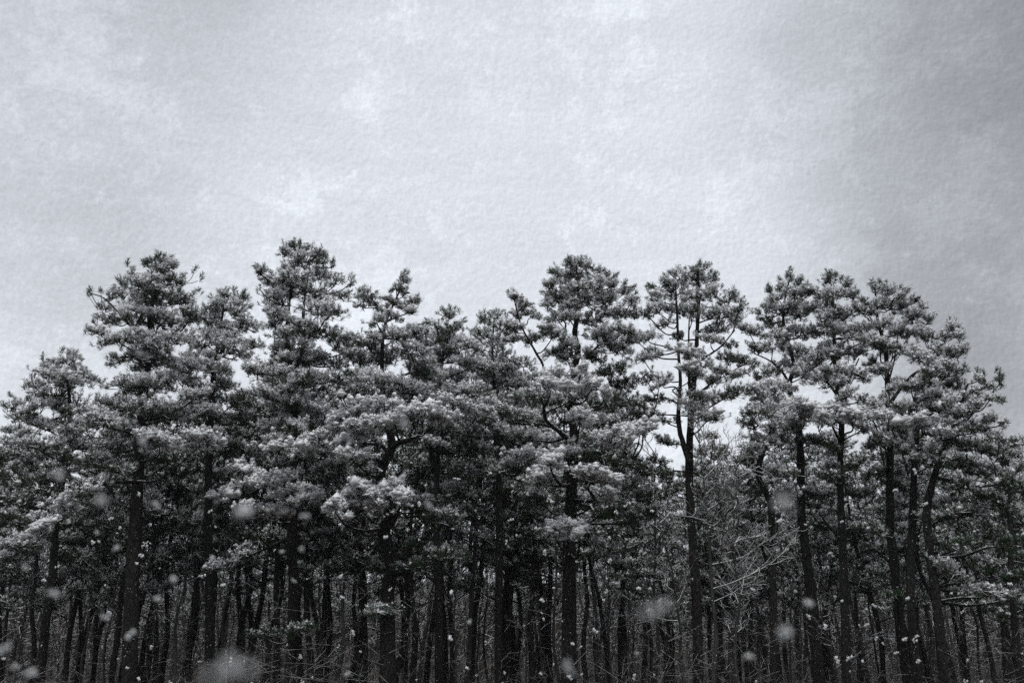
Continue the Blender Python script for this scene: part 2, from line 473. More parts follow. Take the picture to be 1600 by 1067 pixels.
# ------------------------------------------------------------------ the traced pines of the front row
SLIM = lambda py: float(np.interp(py, [400, 600, 750, 900], [0.55, 0.68, 0.82, 0.92]))
def pine(D, trunk, pads, label, limbs=(), shoots=(), seed=0, snow0=0.46, veil=0.6, group='tall snow-dusted pines of the front row'):
    """trunk: (px, py, half width px) from the top down; limbs: the same; pads: (px, py, rx, ry[, snow])"""
    rng = np.random.default_rng(seed)
    T = catmull(np.array(trunk, float), 4)
    wob = np.cumsum(rng.normal(size=len(T)) * 0.03)
    wob -= wob[-1]
    TP = np.array([at(a, b_, D + w_) for (a, b_, _), w_ in zip(T, wob)])
    TR = np.array([h * ppm(b_, D) * SLIM(b_) for (_, b_, h) in T])
    foot = TP[-1].copy()
    gz = float(ground_z(foot[0], foot[1])) - 0.15
    if foot[2] > gz:
        k = np.linspace(0, 1, 5)[1:]
        ext = np.array([[foot[0], foot[1], foot[2] + (gz - foot[2]) * q] for q in k])
        TP = np.vstack([TP, ext]); TR = np.concatenate([TR, TR[-1] * (1 + 0.35 * k ** 2)])
    base = np.array([TP[-1][0], TP[-1][1], gz + 0.15])
    root = empty('pine_tree', base, label, 'tree', group)
    mb_ = MB()
    tube(mb_, TP[::-1], TR[::-1], 10, 0, 0.10, rng)
    link('trunk', mb_.mesh('trunk', [M_BARK], base), root)
    skel = [TP[:]]; skr = [TR[:]]
    for L_ in limbs:
        q = catmull(np.array(L_, float), 4)
        dy = rng.normal() * 0.15
        n_ = len(q)
        P = np.array([at(a, b_, D + dy * (1 - i_ / n_)) for i_, (a, b_, _) in enumerate(q)])
        r_ = np.array([h * ppm(b_, D) * SLIM(b_) for (_, b_, h) in q])
        mb_ = MB(); tube(mb_, P[::-1], r_[::-1], 7, 0, 0.10, rng)
        link('limb', mb_.mesh('limb', [M_BARK], base), root)
        skel.append(P); skr.append(r_)
    S = np.vstack(skel); SR = np.concatenate(skr)
    extra = []
    yt0 = trunk[0][1]
    yt, yb = yt0, max([p_[1] for p_ in pads if p_[1] < 730] + [yt0])
    for py in np.arange(yt + 30, yb, 17):
        if rng.random() < veil:
            px = np.interp(py, [q_[1] for q_ in trunk], [q_[0] for q_ in trunk]) + rng.normal() * 13
            extra.append((px, py + rng.normal() * 4, 13 + 9 * rng.random(), 7 + 4 * rng.random(), snow0 + rng.normal() * 0.15, -0.55))
    for pd in list(pads) + extra:
        px, py, rx, ry = pd[:4]
        sn = pd[4] if len(pd) > 4 else snow0 + float(rng.normal()) * 0.13
        ry = ry * 1.14; rx = rx * 1.05
        k = ppm(py, D)
        dy = float(np.clip(rng.normal() * 0.45, -0.9, 0.9)) - (1.1 if sn > 0.9 else 0)
        if len(pd) > 5:
            dy = pd[5] + rng.normal() * 0.15
        C = at(px, py, D + dy)
        rad = np.array([rx * k, max(rx * 0.85, ry) * k, ry * k])
        # limb from the trunk to the bough
        dv = S - C
        score = np.linalg.norm(dv, axis=1) + np.clip(dv[:, 2] + 0.15, 0, None) * 1.6 + (SR < 0.02) * 0.2
        ia = int(score.argmin())
        A = S[ia]
        end = C - np.array([0, 0, rad[2] * 0.35])
        ln = np.linalg.norm(end - A)
        if ln > rx * k * 0.75:
            sag = np.array([0, 0, -0.06 * ln])
            m1 = A + (end - A) * 0.4 + sag + rng.normal(size=3) * 0.06 * ln
            m2 = A + (end - A) * 0.75 + sag * 0.6 + rng.normal(size=3) * 0.05 * ln
            r0 = min(SR[ia] * 0.6, 0.012 + 0.016 * ln)
            P = catmull(np.array([A, m1, m2, end]), 4)
            mb_ = MB(); tube(mb_, P, np.linspace(max(r0, 0.014), 0.011, len(P)), 6, 0, 0.08, rng)
            link('limb', mb_.mesh('limb', [M_BARK], base), root)
        mb_ = MB(); sb = MB()
        count = int(max(9, math.pi * rx * ry / 11.0))
        if rx < 12:
            count = int(count * 1.1)
        fill_pad(mb_, sb, end, C, rad, count, sn, rng)
        o = link('bough', mb_.mesh('bough', [M_NEEDLE, M_TWIG], base, False, True), root, kind='stuff')
        if sb.n:
            link('settled_snow', sb.mesh('settled_snow', [M_SNOW], base), o, kind='stuff')
    for (px, py) in shoots:
        # single shoots that stand out against the sky, with their stems
        C = at(px, py, D + rng.normal() * 0.2)
        mb_ = MB()
        k = ppm(py, D)
        cx = np.mean([p_[0] for p_ in pads]); 
        dirx = np.clip((px - cx) / 90.0, -0.8, 0.8)
        Dv = norm(np.array([[dirx, rng.normal() * 0.15, 0.9]]))
        n_ = 2
        Ds = norm(Dv + rng.normal(size=(n_, 3)) * 0.22)
        Ps = C + rng.normal(size=(n_, 3)) * 0.035 - Ds * 0.10
        tufts(mb_, Ps, Ds, 0.19, snow0 - 0.25, 44, rng)
        dv = S - C
        near = min(pads, key=lambda p_: (p_[0] - px) ** 2 + (p_[1] - py - 6) ** 2 * 0.6)
        E = at(near[0] * 0.75 + px * 0.25, near[1] + 2, D)
        md = (C + E) / 2 + np.array([0, 0, -0.05])
        P = catmull(np.array([E, md, C - Dv[0] * 0.10]), 3)
        tube(mb_, P, np.linspace(0.013, 0.008, len(P)), 4, 1)
        sticks(mb_, Ps, Ps + Ds * 0.11, 0.008, 0.005, 1)
        link('shoot', mb_.mesh('shoot', [M_NEEDLE, M_TWIG], base, False, True), root)
    return root

H, LO, XLO = 1.12, 0.14, -0.06     # heavily, lightly, barely snowed boughs
pine(25.0, [(103,575,2.5),(108,620,4),(107,680,5),(96,760,6),(87,810,6.5),(82,893,7),(72,968,7.5),(62,1067,8.5)],
 [(108,565,20,13),(78,572,13,11),(95,592,34,14),(128,590,26,12),(55,602,15,11),(85,616,34,13),(22,634,17,9),(50,642,24,11),(108,638,40,14),
  (72,666,34,13),(128,668,36,14),(46,692,20,10),(100,698,42,14),(40,724,38,13,LO),(98,732,38,12,LO),(14,742,28,14,LO),(62,758,36,13,LO),(22,786,34,14,LO),(60,790,26,10,LO),(10,715,26,10,LO),(20,812,30,12,LO)],
 'squat wide pine with short leaning trunk and rounded crown, lowest of the grove',
 shoots=[(69,559),(98,549),(118,552),(50,588),(40,603),(7,629),(14,619),(44,620),(34,678)], seed=11)

pine(24.0, [(243,408,2),(241,450,4),(236,495,6),(238,530,7),(229,590,8),(222,640,9),(218,700,10.5),(213,800,11.5),(207,900,12),(202,1067,14)],
 [(243,404,12,9),(230,413,10,9),(267,414,12,10),(246,426,20,11),(205,424,6,8),(200,446,13,9),(225,446,24,13),(262,441,22,13),(285,441,12,8),(175,462,15,9),
  (209,468,27,13),(250,468,30,14),(285,470,22,13),(165,482,10,6),(170,501,20,9),(206,500,24,13),(255,500,34,15),(296,496,20,14),(154,519,20,7),(186,530,28,11),
  (230,535,34,15),(275,531,30,15),(203,558,34,10),(250,565,38,15),(290,575,26,15),(200,604,34,11),(245,600,38,15),(183,632,36,11),(236,640,42,14),(165,657,36,11),
  (200,672,34,12),(270,650,36,14),(300,622,26,14),(250,690,34,13,H),(168,702,34,11),(312,690,28,13,H),(150,720,34,10,LO),(190,735,24,9,LO),
  (150,756,28,9,LO),(115,782,28,10),(80,812,28,11),(45,846,26,12),(14,872,24,12),(60,838,20,10),(100,790,24,9,H),(135,768,24,9),(30,855,26,11),(66,822,22,9,H),(170,748,22,8),(268,720,30,11,LO)],
 'stout thick-trunked pine with a full conical crown and one long drooping bough',
 limbs=[[(5,878,1.2),(42,854,1.8),(82,812,2.4),(120,776,3),(160,757,3.5),(212,752,4.5)],[(228,470,2),(232,505,3),(237,535,4)],[(252,470,2),(250,500,2.5),(240,530,3.5)],
        [(300,490,1.5),(285,515,2),(262,528,3),(240,545,3.5)],[(140,458,1.3),(165,468,1.8),(200,505,2.5),(232,540,3)]],
 shoots=[(202,412),(205,424),(186,433),(190,441),(135,457),(140,454),(156,455),(307,422),(313,434),(290,430),(134,516),(144,505),(150,494),(309,453),(225,410),(250,397),(268,406)], seed=12)

pine(26.0, [(352,460,1.8),(345,510,3),(338,560,4.5),(332,610,6),(327,700,7),(325,837,7.5),(328,940,8),(327,1067,9)],
 [(354,463,15,8),(375,466,15,8),(335,476,17,9),(365,486,28,12),(325,500,24,12),(350,516,34,13),(386,506,22,13),(320,536,26,13),(360,545,32,13),(396,540,18,11),
  (330,575,32,13),(350,600,20,10),(308,602,22,11),(335,648,32,12),(300,562,18,11),(370,625,24,10,LO),(385,655,28,12,LO),(370,700,28,12,LO),(345,740,24,10,LO)],
 'slim straight pine with an open airy top beside the stout conical pine',
 limbs=[[(400,520,1.5),(375,512,2),(355,535,3),(340,562,3.5)]],
 shoots=[(352,451),(345,455),(366,451),(380,456),(327,463),(314,490)], seed=13)

pine(24.5, [(468,392,2),(462,430,3),(452,470,4),(450,500,5.5),(449,530,6),(455,580,6.5),(462,650,7),(458,727,7),(455,813,8),(458,940,8.5),(453,1067,9.5)],
 [(465,388,22,8),(446,396,11,9),(495,399,13,8),(506,407,8,9),(470,411,36,13),(521,413,7,6),(408,424,13,9),(426,440,20,11),(460,436,30,13),(500,431,26,13),
  (526,440,13,9),(548,440,7,8),(406,450,7,5),(440,460,28,13),(490,460,34,13),(535,463,15,9),(430,481,20,11),(500,486,34,12),(530,486,16,7),(476,511,26,9),
  (514,520,28,9),(432,507,16,9),(540,546,36,10,XLO),(520,568,32,10,XLO),(482,560,32,12),(440,546,22,11),(470,600,36,14),(512,602,32,13),(432,620,32,13),(482,640,42,14),
  (440,666,38,13),(500,671,32,12),(465,700,42,12,H),(420,692,28,11),(385,735,24,12,H),(418,754,32,12,H),(455,769,28,10,H),(350,775,20,9,H),(385,796,20,9,H),(425,800,30,10,H),
  (475,781,24,10,H),(372,760,20,9,H),(545,588,24,9,XLO),(400,580,22,10),(345,885,24,9),(380,868,20,8),(470,985,26,9,LO),(410,990,24,9,LO)],
 'tallest pine of the grove, twin leaders and lopsided top over low white boughs',
 limbs=[[(485,400,1.5),(479,450,2.5),(474,488,4),(474,540,4.5),(458,590,5)],[(402,424,1.3),(425,445,1.8),(446,480,2.5)],[(350,778,1.5),(390,782,2.5),(425,792,3),(456,815,4)],
         [(345,885,1.3),(390,868,2),(430,850,2.5),(456,838,3)]],
 shoots=[(401,417),(405,425),(549,433),(552,440),(545,456),(456,384),(470,380),(497,392),(521,408),(508,400)], seed=14)

pine(22.5, [(630,432,1.5),(622,460,2),(606,495,3.5),(598,529,4.5),(597,580,5.5),(600,640,6.5),(612,690,8),(606,712,9),(595,740,9.5),(600,775,10),(613,805,11),(600,826,11),(605,855,11.5),(614,889,12),(606,923,12),(606,1067,14)],
 [(630,437,8,8),(620,451,10,6),(636,456,11,6),(646,471,11,6),(620,476,18,7),(575,462,16,9),(563,456,8,6),(592,478,18,8),(565,476,11,7),(586,501,20,7),
  (642,486,12,6),(612,492,18,6),(548,529,16,9),(576,540,24,11),(622,526,28,12),(655,521,22,11),(642,551,28,13),(560,562,26,11),(602,560,28,13),(656,580,26,12),
  (570,590,32,12),(622,602,32,12),(550,612,28,12),(652,612,24,11),(590,622,26,11),(535,655,24,11,H),(562,646,34,13,H),(602,641,34,11,H),(642,648,34,12,H),(680,648,26,15,H),
  (616,658,36,8,H),(570,666,34,11,H),(500,690,34,11,H),(540,690,24,9,H),(548,711,24,11,H),(524,795,16,11,H),(545,779,24,12,H),(575,768,28,12,H),(605,766,26,12,H),(627,776,13,13,H),
  (560,790,26,9,H),(534,808,13,9,H),(590,955,28,8,LO),(660,790,32,13,LO),(690,812,32,13,LO),(655,845,28,11,XLO),(692,870,36,11,XLO),(640,885,22,8,XLO),(520,735,30,12,LO)],
 'crooked pine whose S-bent trunk carries wide arching white boughs',
 limbs=[[(648,582,2),(632,586,3),(614,597,4),(602,640,5)],[(655,681,3),(635,688,5),(618,694,6.5),(607,712,7)],[(555,692,2),(585,694,3),(600,699,3.5),(607,712,4)],[(560,719,2),(585,717,3),(600,728,4)],
         [(530,800,2),(560,788,3),(590,785,4),(604,795,5)],[(576,462,1.3),(590,478,2),(605,497,3)],[(655,878,2),(635,893,2.5),(610,898,4)]],
 shoots=[(632,424),(629,430),(570,452),(560,455),(652,466)], seed=15, veil=0.4)

pine(25.5, [(703,490,1.5),(697,520,2.5),(692,560,3),(686,590,4),(677,630,4.5),(672,680,5),(676,720,5),(683,745,5.5),(680,800,6),(685,900,6.5),(686,1067,7.5)],
 [(700,493,15,8),(690,510,17,9),(716,511,12,9),(670,507,12,7),(700,531,26,11),(666,540,20,10),(726,541,18,11),(690,556,28,12),(735,570,26,12),(670,582,26,11),
  (710,592,28,12),(690,616,28,11),(740,612,28,12),(720,634,34,9,H),(755,640,22,11,H),(766,652,13,13,H),(735,680,34,13,LO),(700,702,28,12,LO),(745,703,28,12,LO),(700,668,24,10),(725,740,28,11,LO),(690,775,24,10,XLO)],
 'slight pine with wavering thin trunk, pressed against the arching white boughs',
 limbs=[[(692,668,2),(686,700,3),(684,740,4)]],
 shoots=[(695,482),(703,480),(712,484)], seed=16)

pine(26.5, [(772,492,1.5),(770,530,2.5),(769,569,4),(772,610,4.5),(775,680,5.5),(780,769,6),(779,992,6.5),(779,1067,7)],
 [(775,492,15,8),(756,501,13,9),(750,520,18,9),(786,511,20,11),(765,531,28,11),(802,531,18,11),(745,546,18,9),(786,556,28,12),(755,576,28,12),(800,582,26,12),
  (770,602,28,12),(810,612,28,13),(790,637,32,12),(822,652,26,12),(800,682,32,13),(838,692,26,13,H),(770,660,26,11,LO),(765,730,30,12,LO),(810,760,28,12,LO)],
 'narrow straight pine with blunt top, close behind a leaning bare-stemmed leader',
 limbs=[[(808,600,1.5),(790,610,2),(773,625,3)]],
 shoots=[(775,482),(757,490),(790,493)], seed=17)

pine(23.0, [(900,412,2),(905,475,5),(898,518,6.5),(903,549,7.5),(897,579,8),(892,630,8.5),(897,680,9),(895,714,10),(892,803,11),(890,865,12),(888,1067,13.5)],
 [(893,412,12,8),(915,416,17,9),(870,428,13,9),(940,429,17,9),(900,436,28,13),(860,446,13,10),(930,446,26,13),(956,446,11,8),(870,466,24,13),(905,470,28,13),
  (945,471,24,13),(975,456,13,9),(856,476,11,9),(986,471,13,9),(880,496,30,13),(925,501,28,12),(965,491,20,10),(990,491,11,7),(862,521,22,11),(940,526,28,12),
  (974,516,20,9),(872,551,22,10),(932,556,22,11),(965,546,28,10),(986,531,14,7),(803,465,8,6),(816,477,14,7),(832,491,14,9),(808,492,15,9),(802,512,15,10),(832,532,17,10),
  (870,586,24,11,H),(856,601,20,11,H),(884,605,13,10,H),(914,578,10,9,H),(912,595,13,9,H),(926,602,19,8,H),(945,612,13,7,H),(916,617,18,9),
  (956,580,34,11,XLO),(976,601,28,11,XLO),(960,631,38,11,XLO),(1000,632,22,10,LO),(1012,650,18,11,LO),(906,656,20,12,H),(950,661,32,12),(986,652,22,11),(1000,671,28,12,H),(960,686,34,11,H),
  (832,622,32,13),(802,652,32,13),(822,684,28,11),(820,716,32,12,H),(860,720,20,14,H),(850,750,26,13,H),(792,731,28,12),
  (940,715,28,8,XLO),(980,721,34,8,XLO),(1015,735,28,8,XLO),(1043,745,17,7,XLO),(936,746,32,11,H),(970,766,36,11,LO),(940,776,28,9,H),(1005,776,28,11,LO),
  (885,822,22,12,H),(870,831,13,9,H),(905,832,13,9,H),(889,843,22,7),(832,782,28,11,LO),(962,801,32,11,XLO),(1005,806,32,11,XLO)],
 'dominant centre pine with thick dark bole, rounded top and leaning side leader',
 limbs=[[(803,466,1.5),(815,510,2.2),(838,552,2.8),(850,578,3),(850,640,3.8),(856,660,4),(875,676,4.5),(894,692,5)],[(884,505,2),(881,545,2.5),(890,568,3),(897,585,3.5)],
        [(975,490,1.5),(945,530,2.5),(915,560,3),(898,590,4)],[(1040,747,2),(1000,725,3),(940,708,4),(897,708,5)],[(1000,765,2),(960,745,3),(925,735,3.5),(895,735,4)],[(945,420,1.5),(925,445,2),(905,470,3)]],
 shoots=[(893,403),(908,404),(921,408),(862,421),(868,425),(954,430),(963,429),(986,448),(996,458),(978,443),(800,458),(806,457)], seed=18)

pine(24.5, [(1090,418,2),(1092,460,4),(1090,505,5),(1087,562,6),(1080,647,7),(1077,717,7.5),(1079,803,7.5),(1087,906,8),(1091,1067,9)],
 [(1092,423,15,8),(1062,431,18,9),(1114,433,11,11),(1086,441,26,11),(1041,441,11,9),(1018,451,7,6),(1026,466,15,8),(1056,458,26,12),(1095,462,28,12),(1116,456,11,9),
  (1140,468,20,10),(1155,481,9,9),(1022,485,18,9),(1056,485,26,10),(1090,490,13,11),(1125,492,28,13),(1150,501,13,11),(1006,490,11,7),(1040,505,17,7),(1120,515,26,9),
  (1010,526,20,8),(995,531,16,6),(1060,526,13,7),(1110,531,20,7),(1136,536,16,7),(1075,550,23,10,H),(1026,550,22,7),(1006,560,18,7),(1100,571,17,6),(1142,560,22,7,LO),
  (1166,565,18,7,LO),(1128,581,20,6),(1076,576,16,7,H),(1010,591,22,8),(1040,591,13,6,LO),(1030,602,18,6),(1110,596,15,6),(1152,586,22,7),(1105,621,22,7,LO),(1140,616,32,9,LO),
  (1030,625,28,7,LO),(1092,637,17,6,LO),(1042,656,18,6),(1110,651,30,8),(1040,690,16,8),(1030,720,20,9,LO),(1050,768,22,9,XLO)],
 'open tiered pine with forked trunk and sky showing between its flat layers',
 limbs=[[(1055,440,2),(1058,491,3),(1060,549,3.5),(1063,596,4),(1060,657,5),(1068,695,5.5),(1077,722,6)],[(1077,495,1.5),(1076,540,2.5),(1077,590,3.5),(1080,640,4)],
         [(1143,522,1.5),(1128,540,2),(1112,552,2.5),(1097,562,3.5)],[(1125,588,1.5),(1105,604,2.5),(1085,622,3.5)],[(1038,606,1.2),(1055,605,2),(1064,620,3)],[(1016,625,1.2),(1040,622,2),(1062,632,2.5)],[(1020,648,1.2),(1045,648,1.5),(1078,650,2)]],
 shoots=[(1092,414),(1089,418),(1059,421),(1072,421),(1115,424),(1038,429),(1016,445),(1023,446),(1142,458),(1160,474),(1118,428)], seed=19, veil=0.3)

pine(23.5, [(1205,640,2),(1207,665,4),(1200,690,5),(1192,705,5.5),(1185,745,5.5),(1204,786,6),(1206,837,6),(1209,975,6.5),(1209,1067,7)],
 [(1185,642,26,10),(1216,650,26,11),(1168,662,17,8),(1200,622,26,10),(1180,610,20,8),(1215,690,22,9,LO),(1170,720,22,9,LO),(1222,740,26,10,LO),(1235,770,24,9),(1180,770,20,8,LO)],
 'short crooked pine with a zigzag slender trunk among taller straight pines',
 limbs=[[(1175,650,2),(1180,675,3.5),(1192,697,4.5)],[(1225,780,2),(1215,815,3),(1207,845,3.5)]], seed=20)

pine(25.0, [(1235,430,2),(1226,470,2.5),(1224,502,3.5),(1232,539,4),(1240,570,4.5),(1234,599,5),(1237,623,6),(1247,657,7),(1251,717,7.5),(1252,803,8),(1260,865,8.5),(1269,940,9),(1280,1067,10)],
 [(1235,433,9,8),(1248,441,9,8),(1222,446,12,8),(1205,456,8,8),(1216,466,16,9),(1245,461,18,11),(1201,481,12,8),(1230,485,24,12),(1198,501,13,9),(1184,489,6,4),
  (1255,490,20,12),(1216,511,23,11),(1170,516,18,8),(1190,521,18,8),(1250,521,26,12),(1206,541,26,9),(1246,551,28,12),(1182,545,16,7,LO),(1220,576,28,11),(1252,586,18,10),
  (1196,586,20,8),(1222,606,23,9),(1214,635,28,12,H),(1245,636,26,12,H),(1257,650,16,11,H),(1192,608,18,8),(1265,690,20,9,LO),(1230,770,26,10,LO),(1275,775,24,10,LO),(1290,820,24,10,LO)],
 'pine with spiky open top, kinked upper stem and a thick trunk leaning at its foot',
 limbs=[[(1178,552,1.3),(1205,565,2),(1225,585,3),(1236,610,3.5)],[(1200,500,1.3),(1215,520,1.8),(1232,545,2.5)]],
 shoots=[(1235,423),(1231,429),(1218,437),(1202,447),(1178,485),(1186,487),(1252,436),(1203,452)], seed=21)

pine(24.0, [(1298,435,2),(1302,480,3),(1303,520,4),(1304,560,4.5),(1305,589,5),(1311,623,5.5),(1315,663,6),(1313,717,6.2),(1313,769,6.4),(1319,906,7),(1322,1067,8)],
 [(1296,438,15,9),(1320,446,13,8),(1270,456,14,11),(1300,462,25,12),(1330,461,13,10),(1275,481,20,11),(1310,491,26,13),(1340,481,11,9),(1285,516,25,12),(1325,521,22,12),
  (1350,516,13,9),(1300,546,26,12),(1335,551,22,11),(1275,560,20,10),(1320,581,26,11),(1286,591,22,11),(1342,588,17,9),(1300,641,24,10,H),(1330,650,20,9,H),(1286,650,16,10,H),
  (1345,668,20,9),(1350,625,16,7),(1290,690,20,9,LO),(1340,720,24,10,LO),(1345,770,24,10,LO),(1300,745,20,9,LO),(1355,830,28,10,LO),(1345,905,26,9,XLO)],
 'pine with a dense tapering crown of upright tufts on a straight pole-like trunk',
 limbs=[[(1276,550,1.5),(1288,588,2.5),(1310,620,3.5)],[(1342,560,1.5),(1325,600,2),(1313,640,3)],[(1280,800,1.5),(1295,822,2.5),(1318,845,3)]],
 shoots=[(1290,427),(1298,425),(1304,430),(1313,434),(1328,438),(1340,460),(1347,471),(1322,438)], seed=22)

pine(24.2, [(1367,450,2),(1370,480,3),(1372,505,4),(1384,549,5),(1387,623,6),(1391,680,6.5),(1391,717,7),(1391,820,7.5),(1398,889,8),(1410,1010,8.5),(1419,1067,9)],
 [(1370,451,11,9),(1388,456,15,10),(1410,461,10,8),(1375,476,18,10),(1400,480,20,11),(1428,471,8,8),(1440,481,8,7),(1425,496,20,12),(1450,501,13,9),(1380,506,23,11),
  (1410,521,23,11),(1445,526,20,11),(1371,541,13,9),(1400,550,20,9),(1436,556,23,11),(1362,565,14,8),(1404,600,13,8),(1368,632,22,10),(1410,641,26,10),(1360,652,23,11,H),
  (1395,661,23,9,H),(1440,601,22,10),(1370,690,22,9,LO),(1405,760,22,9,LO),(1365,740,22,9,LO),(1405,790,24,9,LO),(1375,860,26,10,LO),(1400,930,24,9,XLO)],
 'pine with tall flat-sided crown and a long limb angling up from mid-trunk',
 limbs=[[(1458,552,1.5),(1440,575,2.5),(1423,589,3.5),(1402,614,4),(1388,634,5)],[(1404,510,1.3),(1398,560,1.8),(1387,600,2.5)],[(1340,865,1.5),(1365,858,2),(1392,880,3)],[(1375,700,1.2),(1385,740,2),(1391,765,3)]],
 shoots=[(1365,442),(1375,440),(1385,444),(1396,448),(1409,452),(1428,463),(1440,474)], seed=23)

pine(23.2, [(1458,520,2),(1452,560,3),(1441,600,4),(1430,623,5),(1433,663,6),(1429,717,6.5),(1425,837,7),(1423,940,7),(1434,1067,8)],
 [(1490,513,9,8),(1500,523,8,7),(1480,526,14,9),(1505,546,7,8),(1470,546,18,11),(1495,556,14,10),(1480,576,20,11),(1460,581,18,11),(1505,576,9,7),(1490,601,23,11),
  (1460,616,23,11),(1498,626,22,10),(1470,641,26,10),(1440,661,26,10,H),(1420,690,22,9,LO),(1465,680,26,10,LO),(1450,720,24,10,LO),(1470,790,26,10,LO),(1440,810,24,9)],
 'pine with crown sloping down to one side over a slightly bowed trunk',
 limbs=[[(1495,545,1.3),(1475,590,2.2),(1455,630,3),(1433,672,4)]],
 shoots=[(1492,501),(1497,512),(1505,518),(1508,543),(1503,530)], seed=24)

pine(22.5, [(1512,600,2),(1497,640,3.5),(1477,690,5),(1461,740,6),(1448,795,7),(1452,850,7.5),(1454,872,7.5),(1463,940,8),(1476,1067,9)],
 [(1530,591,8,7),(1560,591,8,7),(1545,601,13,7),(1525,611,15,9),(1550,621,13,6),(1520,636,20,10),(1545,656,18,8),(1565,663,7,5),(1526,671,23,10),(1560,686,11,11),
  (1510,696,26,11,LO),(1545,706,20,11,LO),(1570,716,14,11,LO),(1500,726,28,11,LO),(1540,741,26,11,LO),(1575,751,20,13,LO),(1500,761,28,11,LO),(1550,781,28,12,LO),(1520,801,28,11,LO),(1582,801,20,13,LO),
  (1490,801,23,10,LO),(1540,841,32,11,XLO),(1500,851,28,10,XLO),(1582,851,24,13,XLO),(1490,895,26,8),(1540,897,32,9,XLO),(1545,922,28,7),(1590,900,22,10,XLO),(1510,930,30,8,LO),(1585,930,24,8,LO)],
 'spreading dark pine with low sweeping boughs at the ragged end of the grove',
 limbs=[[(1562,600,1.3),(1540,625,2),(1515,650,3),(1490,668,4)],[(1570,755,2),(1530,760,2.5),(1490,752,3),(1460,745,4)]],
 shoots=[(1528,580),(1535,585),(1562,579),(1567,590),(1565,600),(1553,604),(1560,622),(1568,627),(1571,660),(1573,690)], seed=25, veil=1.0)

pine(26.0, [(1575,720,2),(1578,800,4),(1580,900,5),(1586,980,6),(1595,1067,7)],
 [(1585,735,20,11,LO),(1600,765,24,12,LO),(1570,790,20,10,LO),(1600,820,26,12,LO),(1610,870,26,12,LO),(1625,790,22,12,LO),(1600,945,28,9,LO),(1580,965,24,8,XLO)],
 'low pine with hanging dim boughs tucked under the spreading dark pine',
 shoots=[(1596,722)], seed=26)
HAZE = 0.0003

# ------------------------------------------------------------------ pines standing further back (copies of a few builds)
def proto_pine(seed, height, crown_from, width, npads, snow, count):
    """returns [(name, mesh, subparts)] standing at the origin"""
    rng = np.random.default_rng(seed)
    n = 9
    z = np.linspace(-0.3, height, n)
    bend = np.cumsum(rng.normal(size=(n, 2)) * 0.10, axis=0); bend -= bend[0]
    TP = np.column_stack([bend, z])
    TPs = catmull(np.column_stack([TP, np.linspace(0.105, 0.016, n)]), 3)
    mb_ = MB(); tube(mb_, TPs[:, :3], TPs[:, 3], 8, 0, 0.10, rng)
    parts = [('trunk', mb_.mesh('trunk', [M_BARK]), None)]
    mb_, sb, lb = MB(), MB(), MB()
    for i in range(npads):
        f = (i + 0.5) / npads
        zz = height * (crown_from + (1 - crown_from) * f) + rng.normal() * 0.15
        env = width * (1.0 - 0.80 * f) ** 0.75 * (0.6 + 0.6 * rng.random())
        a = i * 2.4 + rng.normal() * 0.4
        axis = np.array([np.interp(zz, z, TP[:, 0]), np.interp(zz, z, TP[:, 1]), zz])
        C = axis + np.array([math.cos(a), math.sin(a), 0]) * env * 0.8 + np.array([0, 0, 0.12])
        rx = 0.30 + 0.22 * rng.random() + 0.10 * (1 - f)
        rad = np.array([rx, rx, rx * 0.45])
        A = axis - np.array([0, 0, 0.15 + 0.2 * env])
        end = C - np.array([0, 0, 0.1])
        P = catmull(np.array([A, A + (end - A) * 0.5 + np.array([0, 0, -0.05]), end]), 3)
        tube(lb, P, np.linspace(0.03, 0.012, len(P)), 5)
        fill_pad(mb_, sb, end, C, rad, count, snow + rng.normal() * 0.12, rng, L=0.18, nn=15, wid=0.0120, tw=1.2)
    # a few dead snags under the crown
    for i in range(7):
        zz = height * (0.18 + (crown_from - 0.12) * rng.random()); a = rng.random() * 6.28
        axis = np.array([np.interp(zz, z, TP[:, 0]), np.interp(zz, z, TP[:, 1]), zz])
        l_ = 0.3 + 0.7 * rng.random()
        e = axis + np.array([math.cos(a) * l_, math.sin(a) * l_, 0.15 * rng.normal()])
        P = catmull(np.array([axis, (axis + e) / 2 + np.array([0, 0, 0.06]), e]), 3)
        tube(lb, P, np.linspace(0.016, 0.006, len(P)), 4)
    parts.append(('branches', lb.mesh('branches', [M_BARK]), None))
    parts.append(('crown', mb_.mesh('crown', [M_NEEDLE, M_TWIG], smooth=False, attrs=True), ('settled_snow', sb.mesh('settled_snow', [M_SNOW]))))
    return parts
def place(parts, name, loc, rz, sc, tilt, label, cat, group):
    root = empty(name, loc, label, cat, group)
    root.rotation_euler = (tilt[0], tilt[1], rz)
    root.scale = (sc, sc, sc)
    for nm, me, sub in parts:
        o = link(nm, me, root)
        if nm in ('crown', 'twigs', 'branches'):
            o['kind'] = 'stuff'
        if sub:
            s_ = link(sub[0], sub[1], o); s_['kind'] = 'stuff'
    return root
FRONT = [(62, 'the squat wide pine'), (205, 'the stout conical pine'), (328, 'the slim straight pine with open top'), (456, 'the tallest twin-leader pine'), (606, 'the crooked S-bent pine'), (684, 'the slight wavering pine'),
         (779, 'the narrow blunt-topped pine'), (889, 'the dominant thick-boled pine'), (1087, 'the open tiered pine'), (1208, 'the short zigzag pine'), (1270, 'the spiky-topped pine with leaning foot'),
         (1320, 'the pole-straight pine with upright tufts'), (1405, 'the flat-sided pine with angled limb'), (1428, 'the bowed pine with sloping crown'), (1468, 'the spreading dark pine'), (1590, 'the low dim pine')]
def beside(px):
    return min(FRONT, key=lambda f_: abs(f_[0] - px))[1]
LOOKS = ['full-crowned slender', 'tall narrow', 'short bushy', 'sparse high-crowned']
